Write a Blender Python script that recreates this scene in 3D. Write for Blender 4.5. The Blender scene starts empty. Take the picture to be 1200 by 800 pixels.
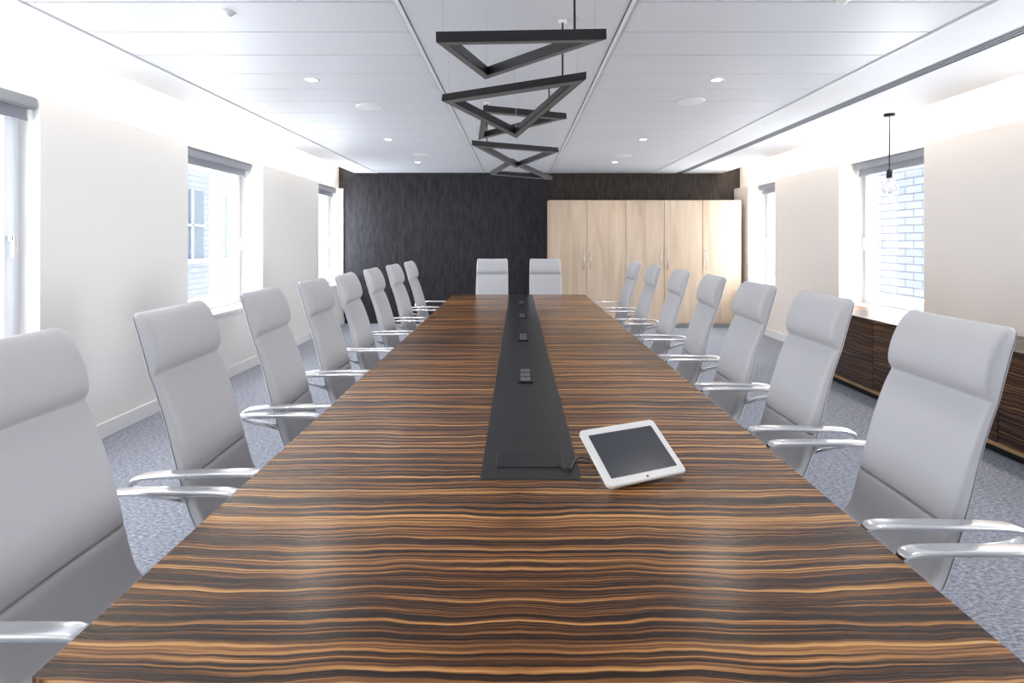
import bpy, bmesh, math, random
from mathutils import Vector, Matrix
random.seed(4)
S=bpy.context.scene
S.view_settings.view_transform='Standard'
S.view_settings.exposure=0.12
COL=S.collection
CEIL=2.55
# ---------------------------------------------------------------- materials
def newmat(n):
    m=bpy.data.materials.new(n); m.use_nodes=True
    return m,m.node_tree,m.node_tree.nodes['Principled BSDF']
def plain(n,c,rough=.5,metal=0,bump=0,bscale=200,coat=0,var=0):
    m,t,b=newmat(n)
    b.inputs['Base Color'].default_value=(*c,1); b.inputs['Roughness'].default_value=rough
    b.inputs['Metallic'].default_value=metal; b.inputs['Coat Weight'].default_value=coat
    tc=t.nodes.new('ShaderNodeTexCoord')
    nz=t.nodes.new('ShaderNodeTexNoise'); nz.inputs['Scale'].default_value=bscale; nz.inputs['Detail'].default_value=4
    t.links.new(tc.outputs['Object'],nz.inputs['Vector'])
    if bump:
        bp=t.nodes.new('ShaderNodeBump'); bp.inputs['Strength'].default_value=bump; bp.inputs['Distance'].default_value=.002
        t.links.new(nz.outputs['Fac'],bp.inputs['Height']); t.links.new(bp.outputs['Normal'],b.inputs['Normal'])
    if var:
        n2=t.nodes.new('ShaderNodeTexNoise'); n2.inputs['Scale'].default_value=bscale*.1
        t.links.new(tc.outputs['Object'],n2.inputs['Vector'])
        r=t.nodes.new('ShaderNodeValToRGB')
        r.color_ramp.elements[0].color=(*[x*(1-var) for x in c],1); r.color_ramp.elements[1].color=(*[min(1,x*(1+var)) for x in c],1)
        r.color_ramp.elements[0].position=.3; r.color_ramp.elements[1].position=.7
        t.links.new(n2.outputs['Fac'],r.inputs['Fac']); t.links.new(r.outputs['Color'],b.inputs['Base Color'])
    return m
def emis(n,c,s):
    m,t,b=newmat(n); b.inputs['Base Color'].default_value=(*c,1)
    b.inputs['Emission Color'].default_value=(*c,1); b.inputs['Emission Strength'].default_value=s
    return m
def ebony(n,along,across,mirror=None,rough=.22,coat=.3,gain=1.0):
    """striped macassar veneer; along=(low freq axis) across=(high freq axis)"""
    m,t,b=newmat(n); N=t.nodes.new; L=t.links.new
    tc=N('ShaderNodeTexCoord'); sp=N('ShaderNodeSeparateXYZ'); L(tc.outputs['Object'],sp.inputs[0])
    a=sp.outputs[along]
    if mirror is not None:
        s=N('ShaderNodeMath'); s.operation='SUBTRACT'; s.inputs[1].default_value=mirror; L(a,s.inputs[0])
        ab=N('ShaderNodeMath'); ab.operation='ABSOLUTE'; L(s.outputs[0],ab.inputs[0]); a=ab.outputs[0]
    cr=sp.outputs[across]
    cb0=N('ShaderNodeCombineXYZ'); L(a,cb0.inputs[0]); L(cr,cb0.inputs[1])
    nw=N('ShaderNodeTexNoise'); nw.inputs['Scale'].default_value=3.0; nw.inputs['Detail'].default_value=3
    L(cb0.outputs[0],nw.inputs['Vector'])
    w=N('ShaderNodeMath'); w.operation='MULTIPLY_ADD'; w.inputs[1].default_value=.062; L(nw.outputs['Fac'],w.inputs[0]); L(cr,w.inputs[2])
    def stripes(sa,sc,det,dim=0):
        ma=N('ShaderNodeMath'); ma.operation='MULTIPLY'; ma.inputs[1].default_value=sa; L(a,ma.inputs[0])
        mc=N('ShaderNodeMath'); mc.operation='MULTIPLY'; mc.inputs[1].default_value=sc; L(w.outputs[0],mc.inputs[0])
        cb=N('ShaderNodeCombineXYZ'); L(ma.outputs[0],cb.inputs[0]); L(mc.outputs[0],cb.inputs[1]); cb.inputs[2].default_value=dim
        nz=N('ShaderNodeTexNoise'); nz.inputs['Scale'].default_value=1; nz.inputs['Detail'].default_value=det
        nz.inputs['Roughness'].default_value=.55; L(cb.outputs[0],nz.inputs['Vector']); return nz.outputs['Fac']
    s1=stripes(.7,74,2); s2=stripes(1.9,215,2,5); s3=stripes(.5,9,1,9)
    mx=N('ShaderNodeMath'); mx.operation='MULTIPLY_ADD'; mx.inputs[1].default_value=.6; L(s2,mx.inputs[0])
    m2=N('ShaderNodeMath'); m2.operation='MULTIPLY_ADD'; m2.inputs[1].default_value=.90; L(s1,m2.inputs[0])
    m3=N('ShaderNodeMath'); m3.operation='MULTIPLY_ADD'; m3.inputs[1].default_value=.22; m3.inputs[2].default_value=-.358; L(s3,m3.inputs[0])
    L(m3.outputs[0],m2.inputs[2]); L(m2.outputs[0],mx.inputs[2])
    r=N('ShaderNodeValToRGB'); cr_=r.color_ramp; g=gain
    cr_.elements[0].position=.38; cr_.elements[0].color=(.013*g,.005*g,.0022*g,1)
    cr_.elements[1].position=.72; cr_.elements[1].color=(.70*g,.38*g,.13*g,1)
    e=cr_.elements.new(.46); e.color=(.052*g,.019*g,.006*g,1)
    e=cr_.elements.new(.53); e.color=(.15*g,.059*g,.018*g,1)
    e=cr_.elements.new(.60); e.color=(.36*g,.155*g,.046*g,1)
    L(mx.outputs[0],r.inputs['Fac']); L(r.outputs['Color'],b.inputs['Base Color'])
    b.inputs['Roughness'].default_value=rough; b.inputs['Coat Weight'].default_value=coat; b.inputs['Coat Roughness'].default_value=.2
    b.inputs['Specular IOR Level'].default_value=.38
    return m
def birch(n):
    m,t,b=newmat(n); N=t.nodes.new; L=t.links.new
    tc=N('ShaderNodeTexCoord'); mp=N('ShaderNodeMapping'); mp.inputs['Scale'].default_value=(9,9,.9); L(tc.outputs['Object'],mp.inputs[0])
    oi=N('ShaderNodeObjectInfo'); ad=N('ShaderNodeVectorMath'); ad.operation='ADD'; L(mp.outputs[0],ad.inputs[0]); 
    sc=N('ShaderNodeMath'); sc.operation='MULTIPLY'; sc.inputs[1].default_value=30; L(oi.outputs['Random'],sc.inputs[0]); L(sc.outputs[0],ad.inputs[1])
    nz=N('ShaderNodeTexNoise'); nz.inputs['Scale'].default_value=1; nz.inputs['Detail'].default_value=6; nz.inputs['Distortion'].default_value=.6; L(ad.outputs[0],nz.inputs['Vector'])
    r=N('ShaderNodeValToRGB'); r.color_ramp.elements[0].position=.28; r.color_ramp.elements[0].color=(.47,.35,.25,1)
    r.color_ramp.elements[1].position=.68; r.color_ramp.elements[1].color=(.62,.50,.38,1)
    L(nz.outputs['Fac'],r.inputs['Fac']); L(r.outputs['Color'],b.inputs['Base Color']); b.inputs['Roughness'].default_value=.45
    return m
def carpet(n):
    m,t,b=newmat(n); N=t.nodes.new; L=t.links.new
    tc=N('ShaderNodeTexCoord')
    mp=N('ShaderNodeMapping'); mp.inputs['Scale'].default_value=(1,2.4,1); L(tc.outputs['Object'],mp.inputs[0])
    nz=N('ShaderNodeTexNoise'); nz.inputs['Scale'].default_value=40; nz.inputs['Detail'].default_value=6; nz.inputs['Roughness'].default_value=.8; L(mp.outputs[0],nz.inputs['Vector'])
    r=N('ShaderNodeValToRGB'); c=r.color_ramp
    c.elements[0].position=.34; c.elements[0].color=(.07,.078,.107,1); c.elements[1].position=.66; c.elements[1].color=(.48,.50,.56,1)
    e=c.elements.new(.5); e.color=(.22,.236,.285,1)
    L(nz.outputs['Fac'],r.inputs['Fac']); L(r.outputs['Color'],b.inputs['Base Color']); b.inputs['Roughness'].default_value=.95
    bp=N('ShaderNodeBump'); bp.inputs['Strength'].default_value=.4; bp.inputs['Distance'].default_value=.005
    L(nz.outputs['Fac'],bp.inputs['Height']); L(bp.outputs['Normal'],b.inputs['Normal'])
    return m
def darkpaper(n,tint):
    m,t,b=newmat(n); N=t.nodes.new; L=t.links.new
    tc=N('ShaderNodeTexCoord'); mp=N('ShaderNodeMapping'); mp.inputs['Scale'].default_value=(24,24,5); L(tc.outputs['Object'],mp.inputs[0])
    nz=N('ShaderNodeTexNoise'); nz.inputs['Scale'].default_value=1; nz.inputs['Detail'].default_value=8; nz.inputs['Roughness'].default_value=.66; L(mp.outputs[0],nz.inputs['Vector'])
    r=N('ShaderNodeValToRGB'); c=r.color_ramp
    c.elements[0].position=.34; c.elements[0].color=(*[x*.5 for x in tint],1); c.elements[1].position=.70; c.elements[1].color=(*[x*1.7 for x in tint],1)
    L(nz.outputs['Fac'],r.inputs['Fac']); L(r.outputs['Color'],b.inputs['Base Color'])
    b.inputs['Roughness'].default_value=.45; b.inputs['Specular IOR Level'].default_value=.25
    bp=N('ShaderNodeBump'); bp.inputs['Strength'].default_value=.22; bp.inputs['Distance'].default_value=.003
    L(nz.outputs['Fac'],bp.inputs['Height']); L(bp.outputs['Normal'],b.inputs['Normal'])
    return m
def brickmat(n,c1,c2,mort):
    m,t,b=newmat(n); N=t.nodes.new; L=t.links.new
    tc=N('ShaderNodeTexCoord'); sp=N('ShaderNodeSeparateXYZ'); L(tc.outputs['Object'],sp.inputs[0])
    cb=N('ShaderNodeCombineXYZ'); L(sp.outputs['Y'],cb.inputs[0]); L(sp.outputs['Z'],cb.inputs[1])
    br=N('ShaderNodeTexBrick'); br.inputs['Scale'].default_value=1
    br.inputs['Brick Width'].default_value=.45; br.inputs['Row Height'].default_value=.15; br.inputs['Mortar Size'].default_value=.012
    br.inputs['Color1'].default_value=(*c1,1); br.inputs['Color2'].default_value=(*c2,1); br.inputs['Mortar'].default_value=(*mort,1)
    L(cb.outputs[0],br.inputs['Vector']); L(br.outputs['Color'],b.inputs['Base Color']); b.inputs['Roughness'].default_value=.8
    return m
def glassmat(n,f=.06):
    m,t,b=newmat(n); t.nodes.remove(b); N=t.nodes.new; L=t.links.new
    o=t.nodes['Material Output']; a=N('ShaderNodeBsdfTransparent'); g=N('ShaderNodeBsdfGlossy'); g.inputs['Roughness'].default_value=.02
    x=N('ShaderNodeMixShader'); x.inputs[0].default_value=f; L(a.outputs[0],x.inputs[1]); L(g.outputs[0],x.inputs[2]); L(x.outputs[0],o.inputs[0])
    return m
M=dict(
 wall=plain('wall_paint',(.87,.845,.81),.6,bump=.05,bscale=300),
 wallr=plain('wall_paint_warm_lit',(.86,.80,.74),.6,bump=.05,bscale=300),  # warmer light on the right wall is put into this colour
 plaster=plain('ceiling_plaster',(.82,.825,.84),.6),
 metal=plain('ceiling_metal_tile',(.73,.745,.78),.45,0,bump=.04,bscale=600),
 void=plain('ceiling_void_dark',(.05,.05,.055),.8),
 trim=plain('trim_paint',(.86,.86,.86),.4),
 frame=plain('window_frame_white',(.78,.81,.86),.3),
 glass=glassmat('window_glass'),
 blind=plain('blind_fabric_grey',(.30,.31,.34),.7,bump=.2,bscale=900),
 bglass=glassmat('bulb_glass',.30),
 carpet=carpet('carpet_fleck'), dark=darkpaper('dark_wallpaper_charcoal',(.021,.020,.025)), dark2=darkpaper('dark_wallpaper_brown',(.036,.028,.024)),
 birch=birch('birch_veneer'),
 top=ebony('table_ebony_veneer','X','Y',mirror=.0,rough=.27,coat=.0),
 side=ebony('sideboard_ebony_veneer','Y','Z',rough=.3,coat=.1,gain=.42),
 blackpanel=plain('black_inlay',(.012,.011,.012),.32,bump=.08,bscale=60,coat=0),
 black=plain('black_metal',(.012,.012,.013),.4),
 blackpl=plain('black_plastic',(.01,.01,.011),.3),
 rim=plain('dark_grey_rim',(.06,.06,.06),.35),
 lens=plain('led_diffuser_unlit',(.19,.185,.18),.5),
 leather=plain('grey_leather',(.49,.49,.512),.48,bump=.25,bscale=350),
 piping=plain('leather_seam',(.24,.24,.26),.7),
 chrome=plain('satin_aluminium',(.82,.83,.85),.22,1),
 steel=plain('brushed_steel',(.55,.55,.56),.3,1),
 white=plain('white_plastic',(.87,.87,.87),.3),
 screen=plain('tablet_screen',(.045,.052,.065),.18,coat=.3),
 oak=plain('sideboard_carcass',(.45,.27,.13),.4,var=.2,bscale=60),
 lamp=emis('downlight_lens',(1,.95,.88),16),
 led=emis('cove_led',(1,.93,.84),3),
 fil=emis('filament',(1,.6,.25),2),
 brickr=brickmat('pale_brick',(.53,.56,.62),(.46,.49,.56),(.22,.24,.29)),
 brickl=brickmat('stone_facade',(.52,.545,.59),(.47,.495,.55),(.33,.35,.39)),
 glassdk=plain('facade_glass',(.24,.29,.35),.2),
)
# ---------------------------------------------------------------- helpers
def empty(n,loc=(0,0,0),rz=0):
    e=bpy.data.objects.new(n,None); e.empty_display_size=.1; e.location=loc; e.rotation_euler=(0,0,rz); COL.objects.link(e); return e
def addobj(n,me,loc=(0,0,0),parent=None,mat=None,smooth=False):
    if mat is not None and not me.materials: me.materials.append(mat)
    if smooth:
        for p in me.polygons: p.use_smooth=True
    o=bpy.data.objects.new(n,me); COL.objects.link(o)
    if parent is not None:
        o.parent=parent; o.location=Vector(loc)-Vector(parent.location)
    else: o.location=loc
    return o
def bm_box(bm,x0,x1,y0,y1,z0,z1):
    v=[bm.verts.new(p) for p in ((x0,y0,z0),(x1,y0,z0),(x1,y1,z0),(x0,y1,z0),(x0,y0,z1),(x1,y0,z1),(x1,y1,z1),(x0,y1,z1))]
    for f in ((3,2,1,0),(4,5,6,7),(0,1,5,4),(1,2,6,5),(2,3,7,6),(3,0,4,7)): bm.faces.new([v[i] for i in f])
def tomesh(bm,n):
    bmesh.ops.recalc_face_normals(bm,faces=bm.faces[:]); me=bpy.data.meshes.new(n); bm.to_mesh(me); bm.free(); return me
def boxes(n,L,mat,parent=None,bevel=0):
    """list of (x0,x1,y0,y1,z0,z1) world coords -> one object, origin at centre"""
    xs=[min(b[0] for b in L),max(b[1] for b in L)]; ys=[min(b[2] for b in L),max(b[3] for b in L)]; zs=[min(b[4] for b in L),max(b[5] for b in L)]
    c=Vector((sum(xs)/2,sum(ys)/2,sum(zs)/2)); bm=bmesh.new()
    for b in L: bm_box(bm,b[0]-c.x,b[1]-c.x,b[2]-c.y,b[3]-c.y,b[4]-c.z,b[5]-c.z)
    if bevel: bmesh.ops.bevel(bm,geom=bm.edges[:],offset=bevel,segments=2,affect='EDGES')
    return addobj(n,tomesh(bm,n),c,parent,mat)
def box(n,x0,x1,y0,y1,z0,z1,mat,parent=None,bevel=0): return boxes(n,[(x0,x1,y0,y1,z0,z1)],mat,parent,bevel)
def lathe(n,prof,mat,loc,parent=None,seg=32,smooth=True):
    bm=bmesh.new(); R=[]
    for r,z in prof:
        R.append([bm.verts.new((r*math.cos(2*math.pi*i/seg),r*math.sin(2*math.pi*i/seg),z)) for i in range(seg)] if r>1e-6 else [bm.verts.new((0,0,z))])
    for a,b in zip(R,R[1:]):
        for i in range(seg):
            j=(i+1)%seg
            if len(a)>1 and len(b)>1: bm.faces.new([a[i],a[j],b[j],b[i]])
            elif len(a)>1: bm.faces.new([a[i],a[j],b[0]])
            elif len(b)>1: bm.faces.new([a[0],b[j],b[i]])
    return addobj(n,tomesh(bm,n),loc,parent,mat,smooth)
def tube(n,pts,r,mat,parent=None,origin=(0,0,0),smooth=True):
    cu=bpy.data.curves.new(n,'CURVE'); cu.dimensions='3D'; cu.bevel_depth=r; cu.bevel_resolution=3; cu.use_fill_caps=True
    s=cu.splines.new('POLY'); s.points.add(len(pts)-1)
    o=Vector(origin)
    for p,q in zip(s.points,pts): p.co=(*(Vector(q)-o),1)
    tmp=bpy.data.objects.new('tmp',cu); COL.objects.link(tmp)
    dg=bpy.context.evaluated_depsgraph_get(); me=bpy.data.meshes.new_from_object(tmp.evaluated_get(dg)); bpy.data.objects.remove(tmp)
    me.materials.clear()
    return addobj(n,me,origin,parent,mat,smooth)
def catmull(P,n=5):
    out=[]; P=[tuple(p) for p in P]; Q=[P[0]]+P+[P[-1]]
    for i in range(1,len(Q)-2):
        for k in range(n):
            t=k/n; out.append(tuple(.5*((2*Q[i][d])+(-Q[i-1][d]+Q[i+1][d])*t+(2*Q[i-1][d]-5*Q[i][d]+4*Q[i+1][d]-Q[i+2][d])*t*t+(-Q[i-1][d]+3*Q[i][d]-3*Q[i+1][d]+Q[i+2][d])*t**3) for d in range(len(P[0]))))
    out.append(P[-1]); return out
def sweep_mesh(n,P,seg=28,ex=.35,ey=.6,cup=0):
    """P: (x,y,z,halfwidth,front,back) ; side vector = X"""
    bm=bmesh.new(); rings=[]; side=Vector((1,0,0)); edge=[]
    for i,p in enumerate(P):
        a=Vector(P[max(0,i-1)][:3]); b=Vector(P[min(len(P)-1,i+1)][:3]); t=(b-a).normalized()
        nrm=side.cross(t)*-1; nrm.normalize()
        sd=t.cross(nrm).normalized()
        if sd.x<0: sd=-sd
        c=Vector(p[:3]); ring=[]
        for k in range(seg):
            th=2*math.pi*k/seg; cs,sn=math.cos(th),math.sin(th)
            u=math.copysign(abs(cs)**ex,cs); v=math.copysign(abs(sn)**ey,sn)
            off=(p[4] if v>0 else p[5])*v + cup*abs(u)**2.5
            ring.append(bm.verts.new(c+sd*(u*p[3])+nrm*off))
        rings.append(ring); edge.append((c,sd,nrm,p[3]))
    for a,b in zip(rings,rings[1:]):
        for i in range(seg): bm.faces.new([a[i],a[(i+1)%seg],b[(i+1)%seg],b[i]])
    bm.faces.new(rings[0]); bm.faces.new(rings[-1][::-1])
    return tomesh(bm,n),edge

# ---------------------------------------------------------------- ROOM
XL,XR=-2.95,3.68; XLO,XRO=-3.32,4.08; YB=9.3; YF=-3.0; PT=2.28; SILL=.69
winL=[(-1.1,.35,3.22),(1.94,3.37,3.13),(4.88,6.31,3.26),(8.08,9.2,3.24)]
winR=[(-1.1,.35,4.02),(2.05,3.45,4.02),(4.95,6.26,4.02),(7.82,8.72,4.02)]  # second window is out of view, added for the light it gives
box('floor',XLO-.1,XRO+.1,YF-.1,YB+.1,-.1,0,M['carpet'])
def sidewall(name,xi,xo,xu,wins,mat):
    a,b=min(xi,xo),max(xi,xo); L=[]; y=YF
    for w in wins:
        L.append((a,b,y,w[0],0,PT)); L.append((a,b,w[0],w[1],0,SILL-.03)); y=w[1]
    L.append((a,b,y,YB,0,PT))
    a2,b2=min(xu,xo),max(xu,xo)
    L.append((a2,b2,YF,YB,PT,2.85))
    return boxes(name,L,mat)
sidewall('wall_left',XL,XLO,XL-.10,winL,M['wall'])
sidewall('wall_right',XR,XRO,XR+.10,winR,M['wallr'])
def base(name,xi,sgn):
    a,b=sorted((xi,xi+sgn*.016)); boxes(name,[(a,b,YF,YB,0,.11)],M['trim'],bevel=.003)
base('baseboard_left',XL,1); base('baseboard_right',XR,-1)
box('wall_back',XLO,XRO,YB,YB+.15,0,2.9,M['dark2'])
box('wall_panel_back',XL+.0,.50,YB-.06,YB,0,CEIL,M['dark'])
box('wall_front',XLO,XRO,YF-.15,YF,0,2.9,M['wall'])
box('roof_light_block',XLO-.2,XRO+.2,YF-.2,YB+.2,2.86,3.0,M['plaster'])  # unseen cover over the ceiling, added to keep light from leaking in
# ceiling
def planks(name,x0,x1,step,gap,mat):
    L=[]; y=YF
    while y<YB-.01:
        y1=min(y+step,YB); L.append((x0,x1,y+gap/2,y1-gap/2,CEIL,CEIL+.012)); y=y1
    return boxes(name,L,mat)
planks('ceiling',-2.375,-.60,.3755,.008,M['metal'])
planks('ceiling_tiles_right',.575,2.275,.3755,.008,M['metal'])
planks('ceiling_raft_middle',-.565,.54,1.55,.004,M['metal'])
box('ceiling_void',-2.6,2.6,YF,YB,CEIL+.035,CEIL+.05,M['void'])
boxes('ceiling_margin_left',[(-2.77,-2.383,YF,YB,CEIL-.004,CEIL+.06)],M['plaster'])
boxes('ceiling_margin_right',[(2.283,2.69,YF,YB,CEIL-.004,CEIL+.06),(2.81,3.47,YF,YB,CEIL-.004,CEIL+.06)],M['plaster'])
e=empty('linear_air_grille',(2.75,3,CEIL))
GY0,GY1=YF+.02,YB-.08
boxes('void_box',[(2.692,2.808,GY0,GY1,CEIL+.03,CEIL+.05)],M['void'],e)
boxes('slats',[(2.698+.034*i,2.714+.034*i,GY0,GY1,CEIL-.003,CEIL+.005) for i in range(4)],M['blind'],e)
boxes('trim_1',[(-2.40,-2.385,YF,YB,CEIL-.010,CEIL-.004),(2.285,2.30,YF,YB,CEIL-.010,CEIL-.004),(-.593,-.573,YF,YB,CEIL-.006,CEIL+.01),(.548,.568,YF,YB,CEIL-.006,CEIL+.01)],M['trim'])
# cove LED strips (real geometry + area lights)
for sgn,xe,xw in ((-1,-2.77,XL-.1),(1,3.47,XR+.1)):
    xc=xe-sgn*.06
    e=empty('cove_light_strip',(xc,3,CEIL+.08))
    box('led_profile',xc-.02,xc+.02,YF+.1,YB-.1,CEIL+.062,CEIL+.075,M['led'],e)
    la=bpy.data.lights.new('cove_light','AREA'); la.shape='RECTANGLE'; la.size=.16; la.size_y=12; la.energy=80; la.color=(1,.92,.83)
    o=bpy.data.objects.new('cove_lamp',la); COL.objects.link(o); o.location=((xe+xw)/2,3.1,2.80)
# windows
WIN=62
def window(i,sgn,xi,w):
    y0,y1,xp=w; xp=sgn*xp; xin=xp-sgn*.05; z0,z1=SILL,PT
    e=empty('window_%d'%i,(xp,(y0+y1)/2,z0))
    a,b=sorted((xin,xp+sgn*.04)); f=.055
    boxes('frame',[(a,b,y0,y0+f,z0,z1),(a,b,y1-f,y1,z0,z1),(a,b,y0+f,y1-f,z0,z0+f),(a,b,y0+f,y1-f,z1-f,z1)],M['frame'],e)
    a2,b2=sorted((xin-sgn*.02,xp+sgn*.02)); g=.06; q0,q1,r0,r1=y0+f+.004,y1-f-.004,z0+f+.004,z1-f-.004
    boxes('sash',[(a2,b2,q0,q0+g,r0,r1),(a2,b2,q1-g,q1,r0,r1),(a2,b2,q0+g,q1-g,r0,r0+g),(a2,b2,q0+g,q1-g,r1-g,r1)],M['frame'],e)
    box('glass_pane',xp-.003,xp+.003,q0+g-.01,q1-g+.01,r0+g-.01,r1-g+.01,M['glass'],e)
    hx=xin-sgn*.02
    c=sorted((hx,hx-sgn*.04)); d=sorted((hx-sgn*.03,hx-sgn*.045))
    boxes('handle',[(c[0],c[1],q1-.045,q1-.02,1.40,1.43),(d[0],d[1],q1-.045,q1-.02,1.30,1.43)],M['steel'],e)
    s=sorted((xi-sgn*.02,xin))
    box('window_sill_%d'%i,s[0],s[1],y0,y1,SILL-.03,SILL,M['trim'],e)
    bx=xin-sgn*.085
    bl=empty('roller_blind',(bx,(y0+y1)/2,z1-.06))
    box('cassette',min(bx-.045,bx+.045),max(bx-.045,bx+.045),y0+.01,y1-.01,z1-.075,z1-.002,M['blind'],bl,.008)
    box('fabric',bx+sgn*.01-.002,bx+sgn*.01+.002,y0+.03,y1-.03,z1-.13,z1-.07,M['blind'],bl)
    box('bottom_bar',bx+sgn*.01-.008,bx+sgn*.01+.008,y0+.03,y1-.03,z1-.15,z1-.13,M['blind'],bl)
    la=bpy.data.lights.new('daylight','AREA'); la.shape='RECTANGLE'; la.size=y1-y0-.15; la.size_y=z1-z0-.15
    la.energy=WIN; la.color=(.90,.95,1)
    o=bpy.data.objects.new('daylight_area',la); COL.objects.link(o); o.location=(xp+sgn*.12,(y0+y1)/2,(z0+z1)/2)
    o.rotation_euler=(math.radians(90),0,math.radians(90)*sgn)
k=1
for w in winL: window(k,-1,XL,w); k+=1
for w in winR: window(k,1,XR,w); k+=1
# exterior
e=empty('neighbouring_building',(-9,6,0))
box('facade',-10,-9,-10,26,-5,12,M['brickl'],e)
L=[];G=[]
for j in range(-3,10):
    for z in (-2.2,.9,4.2):
        L.append((-9.02,-8.98,j*2.4,j*2.4+1.2,z,z+1.9))
        G.append((-8.97,-8.92,j*2.4+.57,j*2.4+.63,z,z+1.9)); G.append((-8.97,-8.92,j*2.4,j*2.4+1.2,z+.9,z+.96)); G.append((-9,-8.85,j*2.4-.1,j*2.4+1.3,z-.12,z))
boxes('facade_windows',L,M['glassdk'],e); boxes('facade_window_bars',G,M['frame'],e)
e=empty('brick_building',(8,6,0)); box('facade',7.5,8.5,-8,26,-5,12,M['brickr'],e)

# ---------------------------------------------------------------- TABLE
TE=empty('conference_table',(0.02,3.7,0))
bm=bmesh.new()
def outline(ins=0):
    pts=[]
    for k in range(25):   # near edge, bowed
        u=k/24; x=-.725+ins+u*(1.505-2*ins); s=(u-.5)*2; pts.append((x,.70+.115*s**2+ins))
    for k in range(1,13):
        u=k/12; pts.append((.78-ins+.03*u,.815+ins+(6.60-.815-2*ins)*u))
    pts.append((-.785+ins,6.60-ins))
    for k in range(1,12):
        u=1-k/12; pts.append((-.725+ins-.06*u,.815+ins+(6.60-.815-2*ins)*u))
    return pts
o1=outline()
vt=[bm.verts.new((x,y,.75)) for x,y in o1]; vb=[bm.verts.new((x,y,.712)) for x,y in o1]
bm.faces.new(vt); bm.faces.new(vb[::-1])
for i in range(len(vt)): j=(i+1)%len(vt); bm.faces.new([vb[i],vb[j],vt[j],vt[i]])
top=addobj('table_top',tomesh(bm,'table_top'),(0,0,0),TE,M['top'])
top.location=-TE.location
IC=.035
box('black_inlay',IC-.138,IC+.138,1.485,6.598,.7495,.7512,M['blackpanel'],TE)
for nm,y0,y1 in (('pedestal_1',1.5,2.3),('pedestal_2',3.3,4.1),('pedestal_3',5.2,6.0)):
    box(nm,-.30,.34,y0,y1,.02,.712,M['side'],TE,.004)
    box(nm+'_plinth',-.28,.32,y0+.02,y1-.02,0,.02,M['black'],TE)
f=empty('cable_access_flap',(IC,1.6,.7512))
box('recess_rim',IC-.10,IC+.10,1.553,1.66,.7512,.7525,M['rim'],f)
box('lid',IC-.096,IC+.096,1.558,1.655,.7525,.7550,M['black'],f,.001)
for y in (2.62,3.66,4.7,5.7):
    p=empty('power_socket_module',(IC,y,.7512))
    box('housing',IC-.034,IC+.034,y-.13,y+.13,.7512,.758,M['blackpl'],p,.002)
    for q in (-.082,0,.082):
        box('socket',IC-.022,IC+.022,y+q-.028,y+q+.028,.758,.7596,M['steel'],p,.0006)
        boxes('socket_pins',[(IC-.004,IC+.004,y+q+.006,y+q+.02,.7596,.7602),(IC-.014,IC-.006,y+q-.014,y+q-.008,.7596,.7602),(IC+.006,IC+.014,y+q-.014,y+q-.008,.7596,.7602)],M['blackpl'],p)
# tablet
def tablet():
    B0=Vector((.231,1.408,.757)); B1=Vector((.462,1.508,.757))
    ux=(B1-B0).normalized(); back=Vector((-ux.y,ux.x,0)); up=(back*math.cos(math.radians(32))+Vector((0,0,1))*math.sin(math.radians(32))).normalized()
    nr=ux.cross(up).normalized(); W=.254; H=.183
    e=empty('touch_panel_tablet',B0+ux*W/2)
    R=Matrix((ux,up,nr)).transposed()
    def rr(n,x0,x1,y0,y1,z0,z1,rad,mat,bev=0):
        bm=bmesh.new(); P=[]
        for cx,cy,a0 in ((x1-rad,y1-rad,0),(x0+rad,y1-rad,90),(x0+rad,y0+rad,180),(x1-rad,y0+rad,270)):
            for k in range(7):
                a=math.radians(a0+15*k); P.append((cx+rad*math.cos(a),cy+rad*math.sin(a)))
        f=bm.faces.new([bm.verts.new(R@Vector((x,y,z0))) for x,y in P])
        r=bmesh.ops.extrude_face_region(bm,geom=[f]); 
        for v in r['geom']:
            if isinstance(v,bmesh.types.BMVert): v.co+=R@Vector((0,0,z1-z0))
        if bev: bmesh.ops.bevel(bm,geom=[ed for ed in bm.edges if abs((ed.verts[0].co-ed.verts[1].co).normalized().dot(nr))<.5],offset=bev,segments=2,affect='EDGES')
        return addobj(n,tomesh(bm,n),B0+ux*W/2,e,mat)
    rr('body',-W/2,W/2,0,H,0,.011,.013,M['white'],.002)
    rr('display',-W/2+.02,W/2-.02,.022,H-.022,.0109,.0118,.003,M['screen'])
    rr('home_button',-.004,.004,.007,.012,.0109,.0117,.002,M['blackpl'])
    bm=bmesh.new(); V=[]
    for s in (-.07,.07):
        V.append([bm.verts.new(ux*s+p) for p in (back*.02+Vector((0,0,-.006)),up*.15-nr*.001,back*.135+Vector((0,0,-.006)))])
    bm.faces.new(V[0]); bm.faces.new(V[1][::-1])
    for i in range(3): j=(i+1)%3; bm.faces.new([V[0][i],V[0][j],V[1][j],V[1][i]])
    addobj('stand',tomesh(bm,'stand'),B0+ux*W/2,e,M['white'])
tablet()
pts=catmull([(.12,1.57,.757),(.135,1.54,.757),(.15,1.55,.757),(.165,1.60,.757),(.19,1.62,.757),(.215,1.60,.757),(.235,1.57,.757),(.26,1.56,.758)],6)
tube('tablet_cable',pts,.0028,M['blackpl'])

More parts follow.
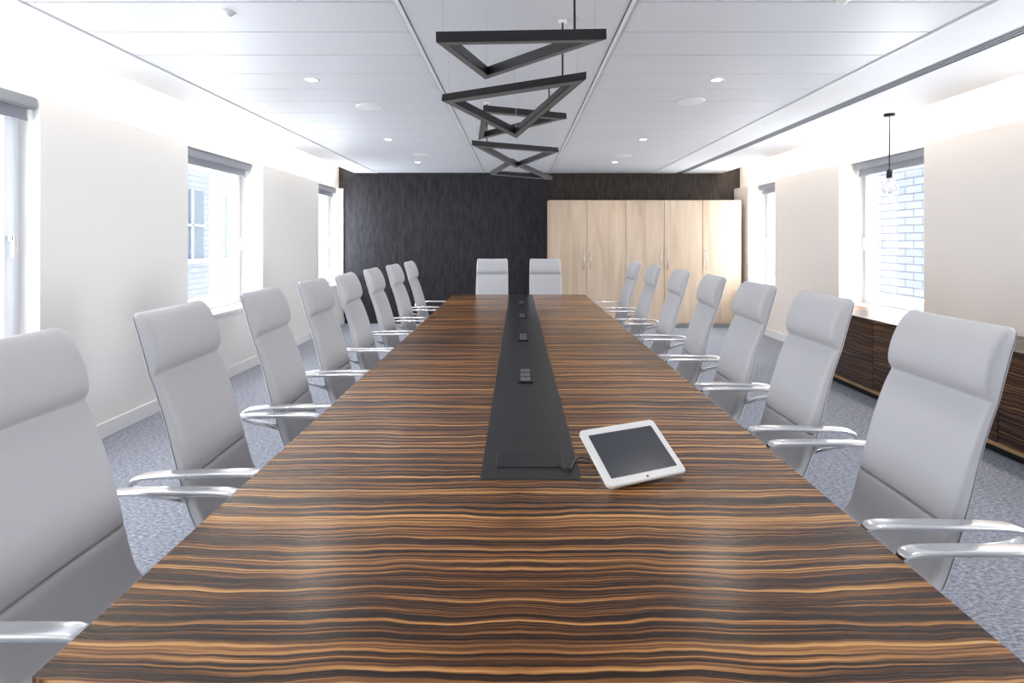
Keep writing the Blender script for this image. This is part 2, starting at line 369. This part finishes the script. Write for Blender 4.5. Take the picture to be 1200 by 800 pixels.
# ---------------------------------------------------------------- CHAIR
prof=[ # y,z,hw,front,back
 (.265,.405,.10,.006,.004),(.272,.412,.185,.016,.012),(.268,.428,.215,.024,.016),(.24,.447,.230,.03,.02),(.15,.457,.236,.034,.024),(.02,.445,.236,.034,.026),(-.09,.438,.230,.034,.026),
 (-.150,.450,.214,.032,.024),(-.182,.49,.204,.032,.022),(-.204,.55,.202,.034,.020),(-.220,.610,.2035,.034,.018),(-.2225,.620,.204,.026,.018),(-.225,.630,.204,.034,.018),(-.246,.72,.207,.031,.018),(-.270,.82,.207,.025,.018),(-.298,.91,.206,.019,.018),
 (-.314,.953,.205,.012,.018),(-.317,.962,.205,.014,.018),(-.321,.974,.205,.032,.018),(-.328,1.0,.204,.047,.018),(-.342,1.05,.203,.052,.018),(-.357,1.10,.201,.046,.018),(-.368,1.132,.199,.036,.017),(-.375,1.150,.194,.024,.013),(-.379,1.159,.184,.010,.006)]
P=[(0,*p) for p in prof]
P=catmull(P,3)
shell,edge=sweep_mesh('seat_shell',P,seg=44,ex=.18,ey=.5,cup=.012)
shell.materials.append(M['leather'])
for p in shell.polygons: p.use_smooth=True
def chair_meshes():
    R={}
    def grab(o): me=o.data; bpy.data.objects.remove(o); return me
    bm=bmesh.new()
    for s in (-1,1):
        pts=[c+sd*(s*(hw-.0002))+nr*.006 for c,sd,nr,hw in edge[22:-3]]
        o=tube('x',pts,.0018,M['piping']); bm.from_mesh(o.data); bpy.data.objects.remove(o)
    me=bpy.data.meshes.new('side_seams'); bm.to_mesh(me); bm.free(); me.materials.append(M['piping']); R['side_seams']=me
    for nm,s in (('arm_right',1),('arm_left',-1)):
        A=[(.272,.088,.655,.010,.003,.003),(.277,.082,.668,.018,.006,.006),(.280,.062,.676,.021,.008,.008),(.282,0,.679,.022,.008,.008),(.282,-.12,.679,.022,.008,.008),(.282,-.24,.677,.021,.008,.008),(.279,-.295,.670,.020,.008,.008),
           (.274,-.322,.652,.018,.008,.008),(.268,-.322,.630,.017,.008,.008),(.256,-.290,.610,.016,.008,.008),(.240,-.245,.595,.016,.008,.008),(.215,-.215,.575,.016,.007,.007),(.19,-.205,.56,.014,.006,.006)]
        A=[(a[0]*s,*a[1:]) for a in A]
        me,_=sweep_mesh(nm,catmull(A,4),seg=16,ex=.5,ey=.5); me.materials.append(M['chrome'])
        for p in me.polygons: p.use_smooth=True
        R[nm]=me
    R['column']=grab(lathe('column',[(0,.10),(.03,.10),(.03,.25),(.022,.25),(.022,.39),(0,.39)],M['steel'],(0,0,0)))
    o=boxes('tilt_mechanism',[(-.09,.09,-.11,.10,.385,.425)],M['black'],bevel=.012); me=o.data; 
    for v in me.vertices: v.co+=o.location
    bpy.data.objects.remove(o); R['tilt_mechanism']=me
    bm=bmesh.new(); cb=bmesh.new()
    for k in range(5):
        a=math.radians(72*k+18); rot=Matrix.Rotation(a,4,'Z')
        me,_=sweep_mesh('leg',[(0,.02,.125,.026,.018,.018),(0,.10,.118,.023,.014,.016),(0,.20,.098,.019,.010,.012),(0,.29,.078,.015,.008,.009),(0,.305,.074,.010,.005,.006)],seg=12,ex=.6,ey=.6)
        me.transform(rot); bm.from_mesh(me)
        for s in (-.016,.016):
            o=lathe('c',[(0,-.010),(.024,-.010),(.028,-.006),(.028,.006),(.024,.010),(0,.010)],M['blackpl'],(0,0,0),seg=20)
            me=o.data; me.transform(Matrix.Translation((s,.295,.0285))@Matrix.Rotation(math.radians(90),4,'Y')); me.transform(rot); cb.from_mesh(me); bpy.data.objects.remove(o)
        o=lathe('c',[(0,.028),(.007,.028),(.007,.078),(0,.078)],M['blackpl'],(0,0,0),seg=10); me=o.data; me.transform(Matrix.Translation((0,.295,0))); me.transform(rot); cb.from_mesh(me); bpy.data.objects.remove(o)
    me=bpy.data.meshes.new('star_base'); bm.to_mesh(me); bm.free(); me.materials.append(M['chrome']); R['star_base']=me
    me=bpy.data.meshes.new('casters'); cb.to_mesh(me); cb.free(); me.materials.append(M['blackpl']); R['casters']=me
    for nm in ('star_base','casters'):
        for p in R[nm].polygons: p.use_smooth=True
    return R
CM=chair_meshes(); CM['seat_shell']=shell
def chair(x,y,rz,sp=0):
    e=empty('conference_chair',(x,y,0),rz)
    for nm,me in CM.items():
        o=bpy.data.objects.new(nm,me); COL.objects.link(o); o.parent=e
        if nm in('star_base','casters'): o.rotation_euler=(0,0,sp)
for y,r in zip((.99,1.67,2.38,3.03,3.71,4.45,5.3,6.15),(0,-1,-1,-2,-4,-3,-2,1)):
    chair(.975,y,math.radians(90+r),random.uniform(0,1))
for y,r in zip((1.29,1.98,2.66,3.30,3.93,4.63,5.40,6.22),(0,3,4,1,2,1,-1,1)):
    chair(-.885,y,math.radians(-90+r),random.uniform(0,1))
chair(-.335,6.80,math.radians(180),.3); chair(.355,6.80,math.radians(180),.7)

# ---------------------------------------------------------------- SIDEBOARD
e=empty('sideboard',(3.36,4.2,0)); y0,y1=2.3,6.05; x0,x1=3.12,3.66
box('plinth',x0+.05,x1,y0+.03,y1-.03,0,.06,M['black'],e)
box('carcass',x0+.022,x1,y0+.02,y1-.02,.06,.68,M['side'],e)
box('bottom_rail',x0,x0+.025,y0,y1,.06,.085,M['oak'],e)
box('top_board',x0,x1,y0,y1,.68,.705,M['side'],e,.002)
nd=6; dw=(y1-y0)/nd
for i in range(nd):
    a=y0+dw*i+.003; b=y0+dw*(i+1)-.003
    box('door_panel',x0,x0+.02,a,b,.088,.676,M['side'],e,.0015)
    hy=b-.05 if i%2==0 else a+.05
    tube('handle',[(x0,hy,.44),(x0-.035,hy,.44),(x0-.035,hy,.60),(x0,hy,.60)],.007,M['black'],e,(x0,hy,.5))
# ---------------------------------------------------------------- CUPBOARDS
e=empty('storage_cupboard',(2.1,8.95,0)); cx0,cx1=.49,3.60; cy=8.80; ch=2.055
box('carcass',cx0+.004,cx1,cy+.02,YB-.07,.06,ch,M['birch'],e)
box('plinth',cx0+.02,cx1-.02,cy+.05,YB-.07,0,.06,M['steel'],e)
nd=5; dw=(cx1-cx0)/nd
for i in range(nd):
    a=cx0+dw*i+.003; b=cx0+dw*(i+1)-.003
    box('door_leaf',a,b,cy,cy+.02,.07,ch-.005,M['birch'],e,.0015)
    hx={0:b-.05,1:a+.05,2:b-.05,3:a+.05,4:a+.05}[i]
    tube('bar_handle',[(hx,cy,.95),(hx,cy-.03,.95),(hx,cy-.03,1.25),(hx,cy,1.25)],.006,M['steel'],e,(hx,cy,1.1))

# ---------------------------------------------------------------- TRIANGLE PENDANTS
def tri(A,B,C,w=.038,h=.042,cord=None):
    V=[Vector(p)+Vector((0,0,1.4)) for p in (A,B,C)]
    a=(V[1]-V[2]).length; b=(V[0]-V[2]).length; c=(V[0]-V[1]).length; s=(a+b+c)/2
    I=(V[0]*a+V[1]*b+V[2]*c)/(a+b+c); r=math.sqrt((s-a)*(s-b)*(s-c)/s)
    n=(V[1]-V[0]).cross(V[2]-V[0]).normalized(); n=n if n.z>0 else -n
    e=empty('triangle_pendant_light',I)
    def ring(w0,w1,z0,z1,nm,mat):
        bm=bmesh.new(); k0=(r-w0)/r; k1=(r-w1)/r
        o=[[bm.verts.new((v-I)*k+n*z) for v in V] for k,z in ((k0,z0),(k1,z0),(k1,z1),(k0,z1))]
        for q in range(4):
            for i in range(3):
                j=(i+1)%3; bm.faces.new([o[q][i],o[q][j],o[(q+1)%4][j],o[(q+1)%4][i]])
        addobj(nm,tomesh(bm,nm),I,e,mat)
    ring(0,w,0,h,'frame',M['black']); ring(.006,w-.006,-.002,.004,'diffuser',M['lens'])
    for v in V:
        p=I+(v-I)*((r-w/2)/r)+n*h
        tube('suspension_wire',[p,(p.x,p.y,CEIL)],.0012,M['steel'],e,p)
    if cord is not None:
        v=V[cord]; p=I+(v-I)*((r-w/2)/r*.8)+n*h
        tube('power_cord',[p,p+Vector((0,0,.05)),(p.x,p.y+.01,(p.z+CEIL)/2),(p.x,p.y,CEIL)],.005,M['blackpl'],e,p)
        lathe('ceiling_cup',[(0,-.012),(.022,-.012),(.022,0),(0,0)],M['trim'],(p.x,p.y,CEIL),e,seg=20)
tri((-.33,2.2,.80),(.357,2.2,.812),(-.165,2.75,.812),cord=1)
tri((-.42,3.0,.769),(.344,2.75,.816),(-.01,3.35,.628),cord=1)
tri((-.225,3.6,.855),(.344,3.85,.86),(-.30,4.15,.765),cord=1)
tri((-.37,4.4,.77),(.367,4.9,.796),(-.017,5.3,.704),cord=0)
tri((-.295,5.9,.71),(.40,6.3,.70),(-.06,5.55,.80))

# ---------------------------------------------------------------- DOWNLIGHTS, SPEAKERS
def down(x,y,p):
    e=empty('recessed_downlight',(x,y,CEIL))
    lathe('bezel',[(.034,0),(.036,-.004),(.052,-.004),(.055,0)],M['trim'],(x,y,CEIL),e)
    lathe('lens',[(0,-.002),(.035,-.002)],M['lamp'],(x,y,CEIL),e)
    l=bpy.data.lights.new('spot','SPOT'); l.energy=p; l.spot_size=math.radians(150); l.spot_blend=.8; l.color=(1,.94,.87); l.shadow_soft_size=.08
    o=bpy.data.objects.new('lamp',l); COL.objects.link(o); o.parent=e; o.location=(0,0,-.02)
for x in (-1.47,1.42):
    for y in (-1.2,1.65,3.9,6.2,8.0): down(x,y,28)
for x,y in ((-1.27,4.69),(1.42,4.5),(-1.27,7.3),(1.42,7.4)):
    lathe('ceiling_speaker',[(0,-.005),(.09,-.005),(.095,-.004),(.115,-.007),(.12,0)],M['trim'],(x,y,CEIL))
for x,y in ((-1.46,2.75),(1.55,2.6)):
    lathe('smoke_detector',[(0,-.022),(.018,-.02),(.022,-.008),(.032,-.006),(.035,0)],M['white'],(x,y,CEIL))
# ---------------------------------------------------------------- BULB PENDANT
bx,by=3.36,4.94
e=empty('bulb_pendant_lamp',(bx,by,CEIL))
zc=CEIL-.004
lathe('ceiling_rose',[(0,0),(.045,0),(.045,-.02),(.012,-.025),(0,-.025)],M['black'],(bx,by,zc),e)
tube('cord',[(bx,by,zc-.02),(bx,by,2.04)],.005,M['blackpl'],e,(bx,by,2.1))
lathe('socket',[(0,.08),(.012,.078),(.024,.06),(.024,-.01),(0,-.01)],M['black'],(bx,by,1.975),e)
lathe('glass_globe',[(.018,.09),(.022,.07),(.04,.045),(.06,.02),(.068,-.01),(.062,-.04),(.04,-.065),(.015,-.078),(0,-.08)],M['bglass'],(bx,by,1.885),e)
tube('filament',[(bx+.02*math.cos(t*.9),by+.02*math.sin(t*.9),1.85+.006*t) for t in range(12)],.0018,M['fil'],e,(bx,by,1.88))

# ---------------------------------------------------------------- WORLD, CAMERA
w=bpy.data.worlds.new('World'); S.world=w; w.use_nodes=True
bg=w.node_tree.nodes['Background']; bg.inputs[0].default_value=(.90,.95,1,1); bg.inputs[1].default_value=2.6
cam=bpy.data.cameras.new('camera'); co=bpy.data.objects.new('camera',cam); COL.objects.link(co)
co.location=(0,0,1.40); co.rotation_euler=(math.radians(90),0,0)
cam.sensor_width=36; cam.lens=19.2; cam.shift_x=-7/1200; cam.shift_y=-118/1200; cam.clip_start=.05
S.camera=co
